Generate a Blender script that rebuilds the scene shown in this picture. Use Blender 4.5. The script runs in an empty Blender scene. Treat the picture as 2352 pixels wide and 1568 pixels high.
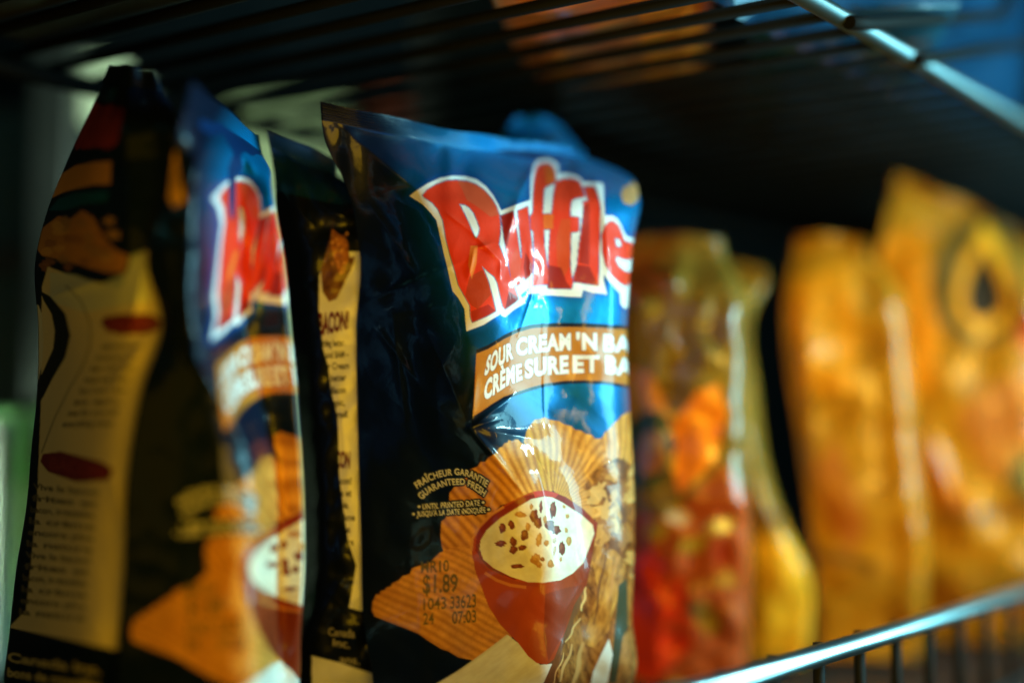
import bpy, math, random
import numpy as np
from mathutils import Vector, Matrix

random.seed(7)
rng = np.random.default_rng(11)
S = bpy.context.scene
COL = S.collection

# ------------------------------------------------------------------ camera
F = 0.72 / 2352.0                     # 50 mm lens on 36 mm, per traced pixel
PITCH = math.atan(195 * F)
CAM = np.array([0.0, 0.0, 0.12])
RT = np.array([1.0, 0, 0])
FW = np.array([0.0, math.cos(PITCH), math.sin(PITCH)])
UP = np.array([0.0, -math.sin(PITCH), math.cos(PITCH)])

def pt(x, y, Y):
    """traced point of the photograph at depth Y (metres) -> world"""
    x = np.asarray(x, float); y = np.asarray(y, float); Y = np.asarray(Y, float)
    a = ((x - 1176) * F * Y)[..., None]; b = ((784 - y) * F * Y)[..., None]
    return CAM + a * RT + b * UP + Y[..., None] * FW

cd = bpy.data.cameras.new('camera'); cam = bpy.data.objects.new('camera', cd)
COL.objects.link(cam); S.camera = cam
cd.lens = 50; cd.sensor_width = 36; cd.clip_start = 0.01; cd.clip_end = 50
cam.location = CAM; cam.rotation_euler = (math.pi / 2 + PITCH, 0, 0)
cd.dof.use_dof = True; cd.dof.focus_distance = 0.494; cd.dof.aperture_fstop = 1.65
cd.dof.aperture_blades = 9; cd.dof.aperture_rotation = 0.3

# ------------------------------------------------------------------ helpers: objects
def link(name, me, mat=None, parent=None):
    o = bpy.data.objects.new(name, me); COL.objects.link(o)
    if mat: me.materials.append(mat)
    if parent: o.parent = parent
    return o

def tag(o, label=None, cat=None, group=None, kind=None):
    if label: o['label'] = label
    if cat: o['category'] = cat
    if group: o['group'] = group
    if kind: o['kind'] = kind
    return o

def empty(name, loc, label, cat, group=None):
    o = bpy.data.objects.new(name, None); COL.objects.link(o)
    o.location = loc; o.empty_display_size = 0.02
    return tag(o, label, cat, group)

def mesh_np(name, V, Q):
    me = bpy.data.meshes.new(name)
    V = np.asarray(V, np.float32); Q = np.asarray(Q, np.int32)
    me.vertices.add(len(V)); me.vertices.foreach_set('co', V.ravel())
    me.loops.add(Q.size); me.loops.foreach_set('vertex_index', Q.ravel())
    me.polygons.add(len(Q))
    me.polygons.foreach_set('loop_start', np.arange(0, Q.size, 4, dtype=np.int32))
    me.update(calc_edges=True); me.validate()
    me.polygons.foreach_set('use_smooth', np.ones(len(me.polygons), bool))
    return me

class MB:
    """collects simple solids into one mesh"""
    def __init__(s): s.v = []; s.f = []
    def box(s, c, u, v, w):
        c, u, v, w = map(Vector, (c, u, v, w)); n = len(s.v)
        for k in range(8):
            s.v.append(c + u * (1 if k & 1 else -1) + v * (1 if k & 2 else -1) + w * (1 if k & 4 else -1))
        for q in ((0, 2, 3, 1), (4, 5, 7, 6), (0, 1, 5, 4), (2, 6, 7, 3), (0, 4, 6, 2), (1, 3, 7, 5)):
            s.f.append([n + i for i in q])
    def tube(s, pts, r, k=14):
        pts = [Vector(p) for p in pts]; rings = []
        for i, p in enumerate(pts):
            d = (pts[min(i + 1, len(pts) - 1)] - pts[max(i - 1, 0)]).normalized()
            a = d.cross(Vector((0, 0, 1)))
            if a.length < .1: a = d.cross(Vector((1, 0, 0)))
            a.normalize(); b = d.cross(a)
            n = len(s.v); rings.append(n)
            for j in range(k):
                t = 2 * math.pi * j / k
                s.v.append(p + a * (r * math.cos(t)) + b * (r * math.sin(t)))
        for n, m in zip(rings, rings[1:]):
            for j in range(k):
                s.f.append([n + j, n + (j + 1) % k, m + (j + 1) % k, m + j])
        s.f.append([rings[0] + j for j in range(k)][::-1]); s.f.append([rings[-1] + j for j in range(k)])
    def build(s, name, mat, parent=None, smooth=True, bevel=0):
        me = bpy.data.meshes.new(name); me.from_pydata([tuple(p) for p in s.v], [], s.f); me.update()
        if smooth: me.polygons.foreach_set('use_smooth', [len(p.vertices) == 4 for p in me.polygons])
        o = link(name, me, mat, parent)
        if bevel:
            m = o.modifiers.new('bevel', 'BEVEL'); m.width = bevel; m.segments = 3
        return o

# ------------------------------------------------------------------ materials
def mat(name, col, rough=.5, metal=0, coat=0, coatr=.1, var=0, scale=40, bump=0, spec=.5):
    m = bpy.data.materials.new(name); m.use_nodes = True
    nt = m.node_tree; b = nt.nodes['Principled BSDF']
    b.inputs['Roughness'].default_value = rough; b.inputs['Metallic'].default_value = metal
    b.inputs['Coat Weight'].default_value = coat; b.inputs['Coat Roughness'].default_value = coatr
    b.inputs['Specular IOR Level'].default_value = spec
    tc = nt.nodes.new('ShaderNodeTexCoord'); nz = nt.nodes.new('ShaderNodeTexNoise')
    nz.inputs['Scale'].default_value = scale; nz.inputs['Detail'].default_value = 6
    nt.links.new(tc.outputs['Object'], nz.inputs['Vector'])
    rp = nt.nodes.new('ShaderNodeValToRGB')
    rp.color_ramp.elements[0].position = .3; rp.color_ramp.elements[1].position = .7
    rp.color_ramp.elements[0].color = (*[c * (1 - var) for c in col], 1)
    rp.color_ramp.elements[1].color = (*[min(1, c * (1 + var)) for c in col], 1)
    nt.links.new(nz.outputs['Fac'], rp.inputs['Fac']); nt.links.new(rp.outputs['Color'], b.inputs['Base Color'])
    if bump:
        bp = nt.nodes.new('ShaderNodeBump'); bp.inputs['Strength'].default_value = bump
        bp.inputs['Distance'].default_value = .001
        nt.links.new(nz.outputs['Fac'], bp.inputs['Height']); nt.links.new(bp.outputs['Normal'], b.inputs['Normal'])
    return m

def film(name, rough=.34, coat=.55, coatr=.09, bump=.13, scale=150):
    """glossy printed film: ink colour from the print attribute, fine crinkle as bump"""
    m = bpy.data.materials.new(name); m.use_nodes = True
    nt = m.node_tree; b = nt.nodes['Principled BSDF']
    at = nt.nodes.new('ShaderNodeAttribute'); at.attribute_name = 'print'
    nt.links.new(at.outputs['Color'], b.inputs['Base Color']); nt.links.new(at.outputs['Alpha'], b.inputs['Metallic'])
    b.inputs['Roughness'].default_value = rough
    b.inputs['Coat Weight'].default_value = coat; b.inputs['Coat Roughness'].default_value = coatr
    b.inputs['Specular IOR Level'].default_value = .16
    tc = nt.nodes.new('ShaderNodeTexCoord'); nz = nt.nodes.new('ShaderNodeTexNoise')
    nz.inputs['Scale'].default_value = scale; nz.inputs['Detail'].default_value = 5
    nz.inputs['Distortion'].default_value = 1.2
    nt.links.new(tc.outputs['Object'], nz.inputs['Vector'])
    bp = nt.nodes.new('ShaderNodeBump'); bp.inputs['Strength'].default_value = bump
    bp.inputs['Distance'].default_value = .0012
    nt.links.new(nz.outputs['Fac'], bp.inputs['Height'])
    nt.links.new(bp.outputs['Normal'], b.inputs['Normal']); nt.links.new(bp.outputs['Normal'], b.inputs['Coat Normal'])
    return m

FILM = film('printed_film', rough=.40, coat=.30, coatr=.05, bump=.09)
FILMG = film('printed_film_glossy', rough=.45, coat=.7, coatr=.03, bump=.03, scale=90)
FILMY = film('printed_film_matt', rough=.42, coat=.38, coatr=.09, bump=.08, scale=90)
CHROME = mat('chrome_wire', (.42, .52, .54), .3, 1, var=.1)
SATIN = mat('satin_rail', (.09, .13, .14), .4, .8, var=.1)
DARKW = mat('dark_wire', (.005, .006, .006), .7, 0, var=.2, spec=.1)
STEEL = mat('dark_steel', (.012, .013, .014), .55, 0, var=.3, bump=.05)
WALLM = mat('dark_wall', (.035, .038, .04), .8, var=.3, scale=6)

# ------------------------------------------------------------------ printing: a small rasteriser for the artwork on the film
class Art:
    def __init__(s, x0, y0, x1, y1, base, T=None, sc=1.0):
        s.x0, s.y0, s.sc = x0, y0, sc
        s.w = int((x1 - x0) * sc); s.h = int((y1 - y0) * sc)
        s.c = np.empty((s.h, s.w, 3)); s.c[:] = base
        s.T = T
    def tr(s, P):
        P = np.asarray(P, float)
        if s.T is not None: P = np.stack(s.T(P[:, 0], P[:, 1]), 1)
        return (P - [s.x0, s.y0]) * s.sc
    def cover(s, A, B, q=4, wind=False):
        """even-odd coverage of the edges A->B (canvas px): returns (slice y, slice x, mask)"""
        lo = np.floor(np.minimum(A.min(0), B.min(0))).astype(int) - 1
        hi = np.ceil(np.maximum(A.max(0), B.max(0))).astype(int) + 2
        xa, ya = max(lo[0], 0), max(lo[1], 0); xb, yb = min(hi[0], s.w), min(hi[1], s.h)
        if xb <= xa or yb <= ya: return None
        rows = ya + (np.arange((yb - ya) * q) + .5) / q
        a0, b0 = A[:, 1][:, None], B[:, 1][:, None]
        hit = (a0 <= rows) != (b0 <= rows)
        e, r = np.nonzero(hit)
        xx = A[e, 0] + (rows[r] - A[e, 1]) / (B[e, 1] - A[e, 1]) * (B[e, 0] - A[e, 0])
        d = np.zeros((len(rows), (xb - xa) * q + 1), np.int32)
        ci = np.clip(np.ceil((xx - xa) * q - .5), 0, (xb - xa) * q).astype(int)
        np.add.at(d, (r, ci), np.where(A[e, 1] < B[e, 1], 1, -1) if wind else 1)
        m = np.cumsum(d, 1)[:, :-1]
        m = (m != 0 if wind else m & 1).astype(float)
        m = m.reshape(yb - ya, q, xb - xa, q).mean((1, 3))
        return slice(ya, yb), slice(xa, xb), m
    def put(s, cov, col, al=1.0):
        if cov is None: return
        sy, sx, m = cov
        if callable(col):
            X, Y = np.meshgrid(np.arange(sx.start, sx.stop), np.arange(sy.start, sy.stop))
            col = col(X / s.sc + s.x0, Y / s.sc + s.y0)
        m = (m * al)[..., None]
        s.c[sy, sx] = s.c[sy, sx] * (1 - m) + np.asarray(col) * m
    def mask(s, *polys):
        A = []; B = []
        for P in polys:
            P = s.tr(P); A.append(P); B.append(np.roll(P, -1, 0))
        return s.cover(np.concatenate(A), np.concatenate(B))
    def poly(s, P, col, al=1.0, holes=()):
        s.put(s.mask(P, *holes), col, al)
    def full(s, cov):
        M = np.zeros((s.h, s.w))
        if cov is not None: M[cov[0], cov[1]] = cov[2]
        return M
    def grow(s, M, r):
        out = M.copy(); R = int(math.ceil(r))
        for dy in range(-R, R + 1):
            for dx in range(-R, R + 1):
                if dx * dx + dy * dy <= r * r: out = np.maximum(out, np.roll(np.roll(M, dy, 0), dx, 1))
        return out
    def soft(s, M, r):
        for ax in (0, 1):
            for _ in range(3):
                c = np.cumsum(np.pad(M, [(r + 1, r) if k == ax else (0, 0) for k in (0, 1)], mode='edge'), ax)
                n = M.shape[ax]
                M = (np.take(c, np.arange(2 * r + 1, 2 * r + 1 + n), ax) - np.take(c, np.arange(n), ax)) / (2 * r + 1)
        return M
    def putm(s, M, col, al=1.0):
        m = (M * al)[..., None]; s.c = s.c * (1 - m) + np.asarray(col) * m
    def line(s, P, w, col, al=1.0):
        P = np.asarray(P, float)
        d = np.gradient(P, axis=0); d /= np.linalg.norm(d, axis=1)[:, None] + 1e-9
        n = np.stack([-d[:, 1], d[:, 0]], 1) * np.broadcast_to(np.asarray(w, float) / 2, (len(P),))[:, None]
        s.poly(np.concatenate([P + n, (P - n)[::-1]]), col, al)
    def blob(s, x, y, rx, ry, col, rot=0, al=1.0, rough=.18, n=18):
        t = np.linspace(0, 2 * np.pi, n, endpoint=False)
        r = 1 + rough * rng.normal(size=n)
        a = rx * r * np.cos(t); b = ry * r * np.sin(t)
        s.poly(np.stack([x + a * math.cos(rot) - b * math.sin(rot), y + a * math.sin(rot) + b * math.cos(rot)], 1), col, al)
    def text(s, t, base, top, col, bold=.0, al=1.0, halo=None, gap=1.0):
        E = glyphs(t, bold, gap)
        A, B = E
        cap = CAPH
        x0 = min(A[:, 0].min(), B[:, 0].min()); x1 = max(A[:, 0].max(), B[:, 0].max())
        def along(P, q):
            P = np.asarray(P, float)
            L = np.concatenate([[0], np.cumsum(np.linalg.norm(np.diff(P, axis=0), axis=1))]); L /= L[-1]
            return np.stack([np.interp(q, L, P[:, 0]), np.interp(q, L, P[:, 1])], 1)
        def wp(P):
            q = (P[:, 0] - x0) / (x1 - x0); h = (P[:, 1] / cap)[:, None]
            b = along(base, q); u = along(top, q)
            return s.tr(b + (u - b) * h)
        cov = s.cover(wp(A), wp(B), wind=True)
        if halo is not None and cov is not None:
            M = s.grow(s.full(cov), halo[1] * s.sc); s.putm(M, halo[0])
        s.put(cov, col, al)

CAPH = .7
_G = {}
def glyphs(t, bold, gap):
    k = (t, bold, gap)
    if k in _G: return _G[k]
    c = bpy.data.curves.new('lettering', 'FONT'); c.body = t; c.size = 1; c.offset = bold
    c.space_character = gap; c.resolution_u = 4
    o = bpy.data.objects.new('lettering', c)
    me = bpy.data.meshes.new_from_object(o)
    V = np.array([v.co[:2] for v in me.vertices])
    ed = []
    for p in me.polygons:                     # every triangle counter-clockwise: shared edges cancel, overlaps add up
        q = list(p.vertices)
        a = V[q]; ar = np.sum(a[:, 0] * np.roll(a[:, 1], -1) - np.roll(a[:, 0], -1) * a[:, 1])
        if ar < 0: q = q[::-1]
        ed += list(zip(q, q[1:] + q[:1]))
    ed = np.array(ed)
    bpy.data.objects.remove(o); bpy.data.curves.remove(c); bpy.data.meshes.remove(me)
    _G[k] = (V[ed[:, 0]], V[ed[:, 1]])
    return _G[k]
_a, _b = glyphs('H', 0, 1); CAPH = float(max(_a[:, 1].max(), _b[:, 1].max()))

def crop(sx, sy, k):
    """coordinates read off an enlarged crop of the traced artwork"""
    return lambda P: [(sx + x * k, sy + y * k) for x, y in P]
ca = crop(918.7, 344.5, .27475); cb = crop(1148.4, 315.8, .29295); cc = crop(1033.6, 717.7, .21969)
cdd = crop(918.7, 1004.9, .14648); ce = crop(832.6, 1119.7, .286); cf = crop(1062.3, 947.4, .39581)
cg = crop(602.9, 488.0, .34776); ch = crop(602.9, 976.1, .37777); cz = crop(0, 114.8, .38445); cy5 = crop(0, 660, .579)

WHITE = (.82, .82, .80); NAVY = (.002, .012, .05); RED = (.80, .045, .016); DRED = (.22, .012, .012)
CHIP = np.array((.76, .345, .06)); BAND = (.50, .17, .02)

_nz = rng.random((64, 64))
def vnoise(X, Y):
    """tiling value noise in [0, 1]"""
    i = np.floor(X).astype(int); j = np.floor(Y).astype(int); f = X - i; g = Y - j
    f = f * f * (3 - 2 * f); g = g * g * (3 - 2 * g)
    q = lambda a, b: _nz[b % 64, a % 64]
    return (q(i, j) * (1 - f) + q(i + 1, j) * f) * (1 - g) + (q(i, j + 1) * (1 - f) + q(i + 1, j + 1) * f) * g
def fbm(X, Y): return .5 * vnoise(X, Y) + .3 * vnoise(X * 2.1 + 7, Y * 2.1) + .2 * vnoise(X * 4.3, Y * 4.3 + 3)
def mottled(col, lo=.6, sx=.08, sy=.08, rot=0.0):
    def f(X, Y):
        a, b = X * math.cos(rot) + Y * math.sin(rot), -X * math.sin(rot) + Y * math.cos(rot)
        k = lo + (1 - lo) * np.clip(fbm(a * sx, b * sy) * 2 - .5, 0, 1)
        return np.array(col) * np.stack([k ** .8, k, k ** 1.2], -1)
    return f
def ridged(px, py, period, deg=None, centre=None, lo=.52, tone=CHIP):
    """rippled chip: ridge stripes across a direction or fanning from a centre"""
    def f(X, Y):
        if centre is not None:
            ph = np.arctan2(Y - centre[1], X - centre[0]) / math.radians(period)
        else:
            a = math.radians(deg); ph = ((X - px) * -math.sin(a) + (Y - py) * math.cos(a)) / period
        ph = ph + .22 * np.sin(X * .021 + Y * .013) + .12 * np.sin(Y * .05 - X * .037)
        w = .5 + .5 * np.sin(2 * np.pi * ph)
        g = .5 + .5 * np.sin(X * .043 + 1.3 * np.sin(Y * .031)) * np.sin(Y * .05 + X * .011)
        k = (lo + (1 - lo) * w ** .8) * (.86 + .14 * g) * (.66 + .5 * fbm(X * .055, Y * .055)) * (.9 + .2 * vnoise(X * .45, Y * .45))
        k3 = np.stack([k ** .7, k, k ** 1.25], -1)
        return tone * k3
    return f

def front_art(A):
    """front of the pack: logo, flavour band, chips, dip bowl, freshness text"""
    P = lambda f, pts: f(pts)
    # ---- logo
    outer = ca([(80,385),(130,345),(230,280),(340,232),(440,215),(540,218),(640,245),(720,305),(780,380),(820,450),(845,505),(960,470)]) + \
        cb([(0,575),(120,530),(237,490),(238,400),(243,310),(262,225),(290,180),(330,160),(380,165),(425,185),(455,215),(460,255),(455,290),(490,280),(540,282),(600,300),(640,325),(650,348),(720,350),(800,355),(812,380),(815,500),(820,600),(835,615),(880,612),(920,640),(950,690),(975,750),(1000,780),(1040,790),(1120,770),(1260,760),(1380,800),(1430,900),(1400,1060),(1430,1200),(1300,1330),(1150,1330),(1060,1310),(975,1340),(945,1300),(940,1220),(900,1180),(850,1120),(815,1075),(810,1110),(840,1230),(720,1215),(650,1195),(640,1250),(560,1248),(430,1240),(315,1235),(300,1220),(220,1228),(225,1180),(160,1235),(200,1295),(110,1350),(40,1408)]) + \
        ca([(850,1385),(840,1370),(700,1460),(555,1515),(545,1400),(540,1330),(490,1240),(440,1180),(425,1120),(400,1000),(365,860),(330,700),(305,590),(260,530),(190,455),(110,405)])
    M = A.full(A.mask(outer))
    A.putm(A.soft(A.grow(M, 9), 5), (.004, .10, .40), .75)
    A.putm(M, WHITE)
    R = ca([(190,380),(225,335),(300,290),(390,258),(470,252),(560,262),(640,290),(710,340),(770,410),(810,480),(832,550),(840,620),(838,700),(825,790),(850,850),(880,920),(905,980),(920,1050),(950,1130),(985,1230),(990,1250),(940,1285),(880,1330),(860,1310),(840,1220),(815,1110),(790,1060),(740,1020),(685,970),(735,1090),(765,1200),(800,1345),(730,1385),(605,1440),(590,1390),(585,1300),(540,1220),(490,1130),(460,1010),(420,880),(385,740),(360,590),(320,500),(270,440),(200,395)])
    Rh = ca([(495,450),(540,455),(580,480),(620,530),(650,600),(668,660),(660,700),(640,740),(625,735),(600,670),(570,600),(530,520)])
    u = cb([(5,615),(20,700),(40,830),(65,960),(70,1010),(85,1100),(110,1150),(140,1158),(170,1130),(185,1090),(200,1112),(255,1060),(262,950),(245,800),(235,700),(225,600),(218,540),(138,575),(150,700),(168,850),(172,945),(162,945),(140,800),(120,660),(105,578)])
    f1 = cb([(285,235),(310,210),(350,198),(400,208),(428,245),(437,300),(437,350),(400,370),(362,385),(345,410),(338,500),(334,600),(420,600),(415,718),(345,722),(348,850),(365,960),(378,1050),(375,1150),(258,1162),(265,1050),(268,900),(262,740),(240,715),(235,620),(258,585),(260,450),(268,320)])
    f2 = cb([(437,345),(500,322),(560,322),(620,340),(645,400),(662,465),(600,475),(565,490),(553,530),(550,620),(620,625),(618,735),(555,745),(552,850),(552,1000),(560,1090),(575,1120),(560,1185),(375,1180),(378,1000),(385,850),(395,700),(410,560),(420,440)])
    l = cb([(655,385),(740,388),(760,430),(785,520),(782,700),(778,900),(770,1160),(580,1130),(575,1100),(605,1000),(620,850),(640,700),(655,580),(652,500),(690,500),(670,440)])
    e = cb([(800,760),(825,690),(855,660),(890,655),(930,690),(955,750),(975,810),(1030,825),(1060,860),(1050,930),(1010,960),(960,950),(915,930),(905,960),(930,1010),(980,1050),(1050,1060),(1040,1120),(985,1165),(930,1130),(870,1070),(830,1000),(805,900)])
    eh = cb([(900,785),(940,800),(955,840),(945,860),(915,855),(905,820)])
    s_ = cb([(1110,880),(1180,820),(1290,820),(1350,870),(1340,930),(1230,920),(1220,960),(1330,1020),(1360,1120),(1300,1220),(1180,1250),(1090,1200),(1110,1140),(1220,1150),(1240,1110),(1130,1030),(1100,950)])
    letters = [(R, [Rh]), (u, []), (f1, []), (f2, []), (l, []), (e, [eh]), (s_, [])]
    for q, h in letters:
        m = A.full(A.mask(q, *h)); A.putm(A.grow(m, 2.2) * (1 - m), (.004, .07, .28), .9)
    for q, h in letters:
        A.poly(q, RED, holes=h)
    # facets printed inside the letters
    def facet(pts, col, al): A.poly(pts, col, al)
    facet(cb([(8,614),(105,580),(90,690),(55,860),(38,830)]), DRED, .8)
    facet(cb([(130,860),(170,960),(160,1110),(110,1148),(78,1050),(95,930)]), (.75,.07,.02), .8)
    facet(cb([(200,900),(255,1000),(250,1060),(200,1110),(185,1010)]), DRED, .7)
    facet(cb([(480,640),(555,640),(552,1000),(500,1100),(450,1000),(440,800)]), (.62,.09,.02), .6)
    facet(cb([(380,1000),(480,1020),(520,1130),(560,1185),(375,1180)]), DRED, .75)
    facet(cb([(600,1000),(700,1010),(768,1158),(580,1130)]), DRED, .75)
    facet(cb([(655,540),(700,520),(700,1000),(620,980),(640,700)]), (.3,.02,.015), .7)
    facet(cb([(350,210),(430,250),(437,345),(365,380)]), (.75,.16,.02), .6)
    facet(cb([(340,600),(420,602),(415,716),(345,720)]), (.75,.2,.03), .6)
    facet(ca([(580,1060),(690,1000),(740,1110),(760,1210),(650,1330),(600,1300),(545,1220)]), (.40,.05,.015), .75)
    facet(ca([(590,800),(650,800),(640,950),(600,1080),(570,960)]), (.8,.22,.03), .75)
    facet(ca([(910,1180),(985,1230),(990,1250),(880,1328)]), DRED, .9)
    facet(ca([(480,255),(560,262),(640,290),(710,340),(770,410),(830,540),(760,560),(640,470),(560,420),(520,330)]), (.62,.09,.035), .8)
    facet(ca([(605,1440),(590,1350),(740,1290),(800,1345),(730,1385)]), DRED, .6)
    # ---- flavour band
    top = [(275,430),(400,380),(480,330),(560,280),(700,210),(850,165),(1000,152),(1200,150),(1400,152),(1600,160),(1800,175),(2100,215),(2600,330)]
    bot = [(240,1085),(330,1030),(430,960),(560,880),(700,830),(850,780),(1000,740),(1200,712),(1400,705),(1600,715),(1840,750),(2100,780),(2600,900)]
    A.poly(cc([(x, y - 42) for x, y in top] + top[::-1]), (.006, .008, .012))
    A.poly(cc(bot + [(x, y + 34) for x, y in bot][::-1]), (.004, .008, .02))
    A.poly(cc(top + bot[::-1]), BAND)
    W2 = (.80, .79, .76)
    for wd, b, t in (('SOUR', [(357,655),(505,555),(662,468)], [(392,472),(500,385),(652,312)]),
                     ('CREAM', [(692,447),(850,415),(1000,397),(1265,382)], [(692,285),(850,252),(1000,236),(1265,224)]),
                     ("'N", [(1318,385),(1540,385)], [(1318,222),(1537,224)]),
                     ('BACON', [(1603,395),(1850,412),(2420,490)], [(1603,232),(1850,256),(2420,335)]),
                     ('CRÈME', [(350,908),(430,866),(510,812),(600,752),(757,692)], [(372,725),(450,665),(530,620),(620,572),(750,540)]),
                     ('SURE', [(782,682),(950,645),(1240,625)], [(782,508),(950,475),(1240,456)]),
                     ('ET', [(1283,620),(1562,615)], [(1283,456),(1562,456)]),
                     ('BACON', [(1625,625),(1860,655),(2420,730)], [(1625,456),(1860,490),(2420,565)])):
        A.text(wd, cc(b), cc(t), W2, bold=.05, gap=1.12, halo=((.26, .07, .01), 1.6))
    # ---- chips
    chipB = [(1137,1042),(1122,1050),(1115,1060),(1104,1060),(1098,1070),(1081,1077),(1070,1095),(1045,1116),(1033,1131),(1030,1160),(1024,1189),(1014,1197),(1012,1220),(1013,1243),(1018,1266),(1060,1275),(1095,1260),(1110,1200),(1150,1160),(1215,1140),(1190,1090)]
    chipC = ce([(860,460),(780,470),(700,490),(620,520),(580,560),(540,600),(470,620),(400,645),(380,690),(320,710),(290,745),(240,765),(230,790),(195,800),(180,820),(145,830),(140,855),(110,855),(95,890),(80,920),(78,990),(100,1030),(200,1070),(330,1120),(450,1170),(520,1220),(630,1290),(690,1310),(770,1360),(900,1385),(1080,1290),(1200,1200),(1150,1080),(1100,950),(1000,750),(940,600)])
    chipD = cf([(355,170),(370,110),(395,70),(420,40),(450,36),(480,26),(505,40),(530,44),(560,48),(585,66),(628,76),(655,100),(690,104),(715,122),(750,128),(770,152),(800,150),(860,300),(800,560),(700,600),(540,470),(440,300)])
    chipE = cf([(795,155),(815,140),(830,110),(855,92),(870,68),(900,45),(920,18),(955,0),(990,-20),(1060,-10),(1150,30),(1300,120),(1300,620),(980,640),(800,560),(790,300)])
    chipA = cf([(188,242),(200,220),(215,203),(232,196),(242,178),(262,172),(268,158),(290,164),(308,154),(325,156),(338,172),(352,178),(400,225),(450,290),(545,445),(480,470),(330,500),(290,340)])
    A.poly(chipE, ridged(0, 0, 4.2, centre=cf([(900,640)])[0]))
    A.poly(chipD, ridged(0, 0, 6.0, centre=cf([(520,560)])[0]))
    A.poly(chipB, ridged(1090, 1100, 19, deg=52, lo=.46))
    A.poly(chipC, ridged(950, 1400, 16.5, deg=27, lo=.66))
    A.poly(chipA, ridged(0, 0, 5.2, centre=cf([(520,760)])[0], lo=.52))
    # ---- bacon pile on the right
    TAN = (.62, .30, .075); DK = (.16, .055, .018)
    A.poly(cf([(700,430),(760,340),(820,300),(900,260),(980,300),(1080,330),(1300,300),(1300,1640),(520,1640),(470,1568),(540,1420),(640,1180),(700,1000),(720,780),(780,640)]), mottled((.40,.145,.026), .2, .10, .045, -.3))
    for q in range(70):
        x = rng.uniform(720, 1250); y = rng.uniform(300, 1000)
        A.blob(*cf([(x, y)])[0], rng.uniform(6, 20), rng.uniform(8, 26), (DK, TAN, (.36, .14, .035), (.72, .40, .12))[q % 4], rng.uniform(-.6, .9), .75, .25)
    A.poly(cf([(720,780),(790,770),(890,800),(950,880),(930,1010),(880,1130),(850,1260),(760,1360),(700,1340),(740,1180),(790,1050),(760,900)]), mottled((.62,.28,.05), .3, .09, .03, .25))
    for x0, y0, x1, y1, w, c in ((700,1010,620,1230,34,DK),(640,1180,540,1420,44,DK),(560,1400,470,1600,60,DK),(720,1010,690,1150,14,(.74,.42,.14)),(680,1190,600,1330,12,(.6,.3,.1)),(830,820,760,1230,14,DK),(900,830,840,1120,12,(.5,.2,.05)),(640,1340,560,1560,16,(.55,.24,.07)),(700,1330,640,1600,26,(.5,.22,.06)),(590,1390,520,1580,8,(.62,.30,.1))):
        t = np.linspace(0, 1, 14)
        wob = 6 * np.sin(t * 9 + x0)
        A.line(cf(list(zip(x0 + (x1 - x0) * t + wob, y0 + (y1 - y0) * t))), w * .4 * (.6 + .4 * np.sin(t * np.pi)), c, .9)
    A.poly(cf([(905,1000),(955,960),(965,1400),(900,1568),(850,1568),(885,1250)]), (.05,.05,.025))
    A.poly(cf([(850,1310),(872,1400),(840,1568),(730,1640),(760,1500),(800,1410)]), (.70,.72,.68))
    A.poly(cf([(930,1300),(990,1200),(1300,1100),(1300,1640),(880,1640)]), mottled((.42,.17,.04), .2, .09, .04, .3))
    # ---- cloth and bowl
    A.poly(cf([(262,1287),(330,1340),(400,1420),(450,1460),(520,1455),(470,1568),(440,1750),(-300,1750),(-150,1570),(0,1480)]), mottled((.80,.78,.70), .82, .03, .12, -.6))
    A.line(cf([(-40,1512),(120,1400),(262,1290)]), 5, (.66,.62,.5), .8)
    body = cf([(48,760),(58,830),(75,920),(110,1010),(150,1120),(220,1230),(320,1330),(380,1410),(430,1450),(490,1460),(530,1430),(600,1260),(650,1110),(720,1000),(760,800),(780,650),(700,560),(600,490),(530,458),(480,450),(400,460),(330,490),(250,530),(170,580),(100,650),(60,715)])
    A.poly(body, lambda X, Y: np.array((.42, .060, .014)) * ((.45 + .55 * np.clip(np.cos((X - 1170) / 125.0), 0, 1) ** .8) * (.8 + .35 * fbm(X * .02, Y * .012)))[..., None])
    A.poly(cf([(480,1050),(620,1010),(690,1000),(640,1120),(590,1270),(500,1440),(470,1300)]), (.22,.035,.014), .8)
    A.poly(cf([(75,800),(85,690),(190,580),(340,492),(480,448),(600,488),(700,556),(785,640),(775,720),(740,780),(300,970),(150,900)]), (.24,.022,.012))
    A.poly(cf([(410,456),(480,450),(560,470),(540,492),(470,482),(420,492)]), (.55,.05,.03))
    A.line(cf([(52,800),(58,730),(95,662),(165,592),(240,545)]), 6, (.60,.24,.05), .9)
    A.line(cf([(85,840),(130,905),(220,958),(330,990),(450,1000)]), 7, (.33,.05,.015), 1)
    A.line(cf([(130,928),(200,972),(280,1000),(370,1012)]), 7, (.62,.22,.05), .7)
    dip = cf([(100,790),(105,740),(140,680),(220,610),(300,560),(400,500),(480,485),(520,490),(580,520),(640,560),(700,600),(755,650),(765,700),(740,770),(700,870),(640,930),(570,970),(470,985),(380,982),(280,950),(180,900),(120,850)])
    A.poly(dip, mottled((.80,.75,.58), .80, .05, .05))
    A.line(cf([(88,760),(100,840),(150,895),(240,945)]), 3, (.18,.06,.02), .9)
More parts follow.
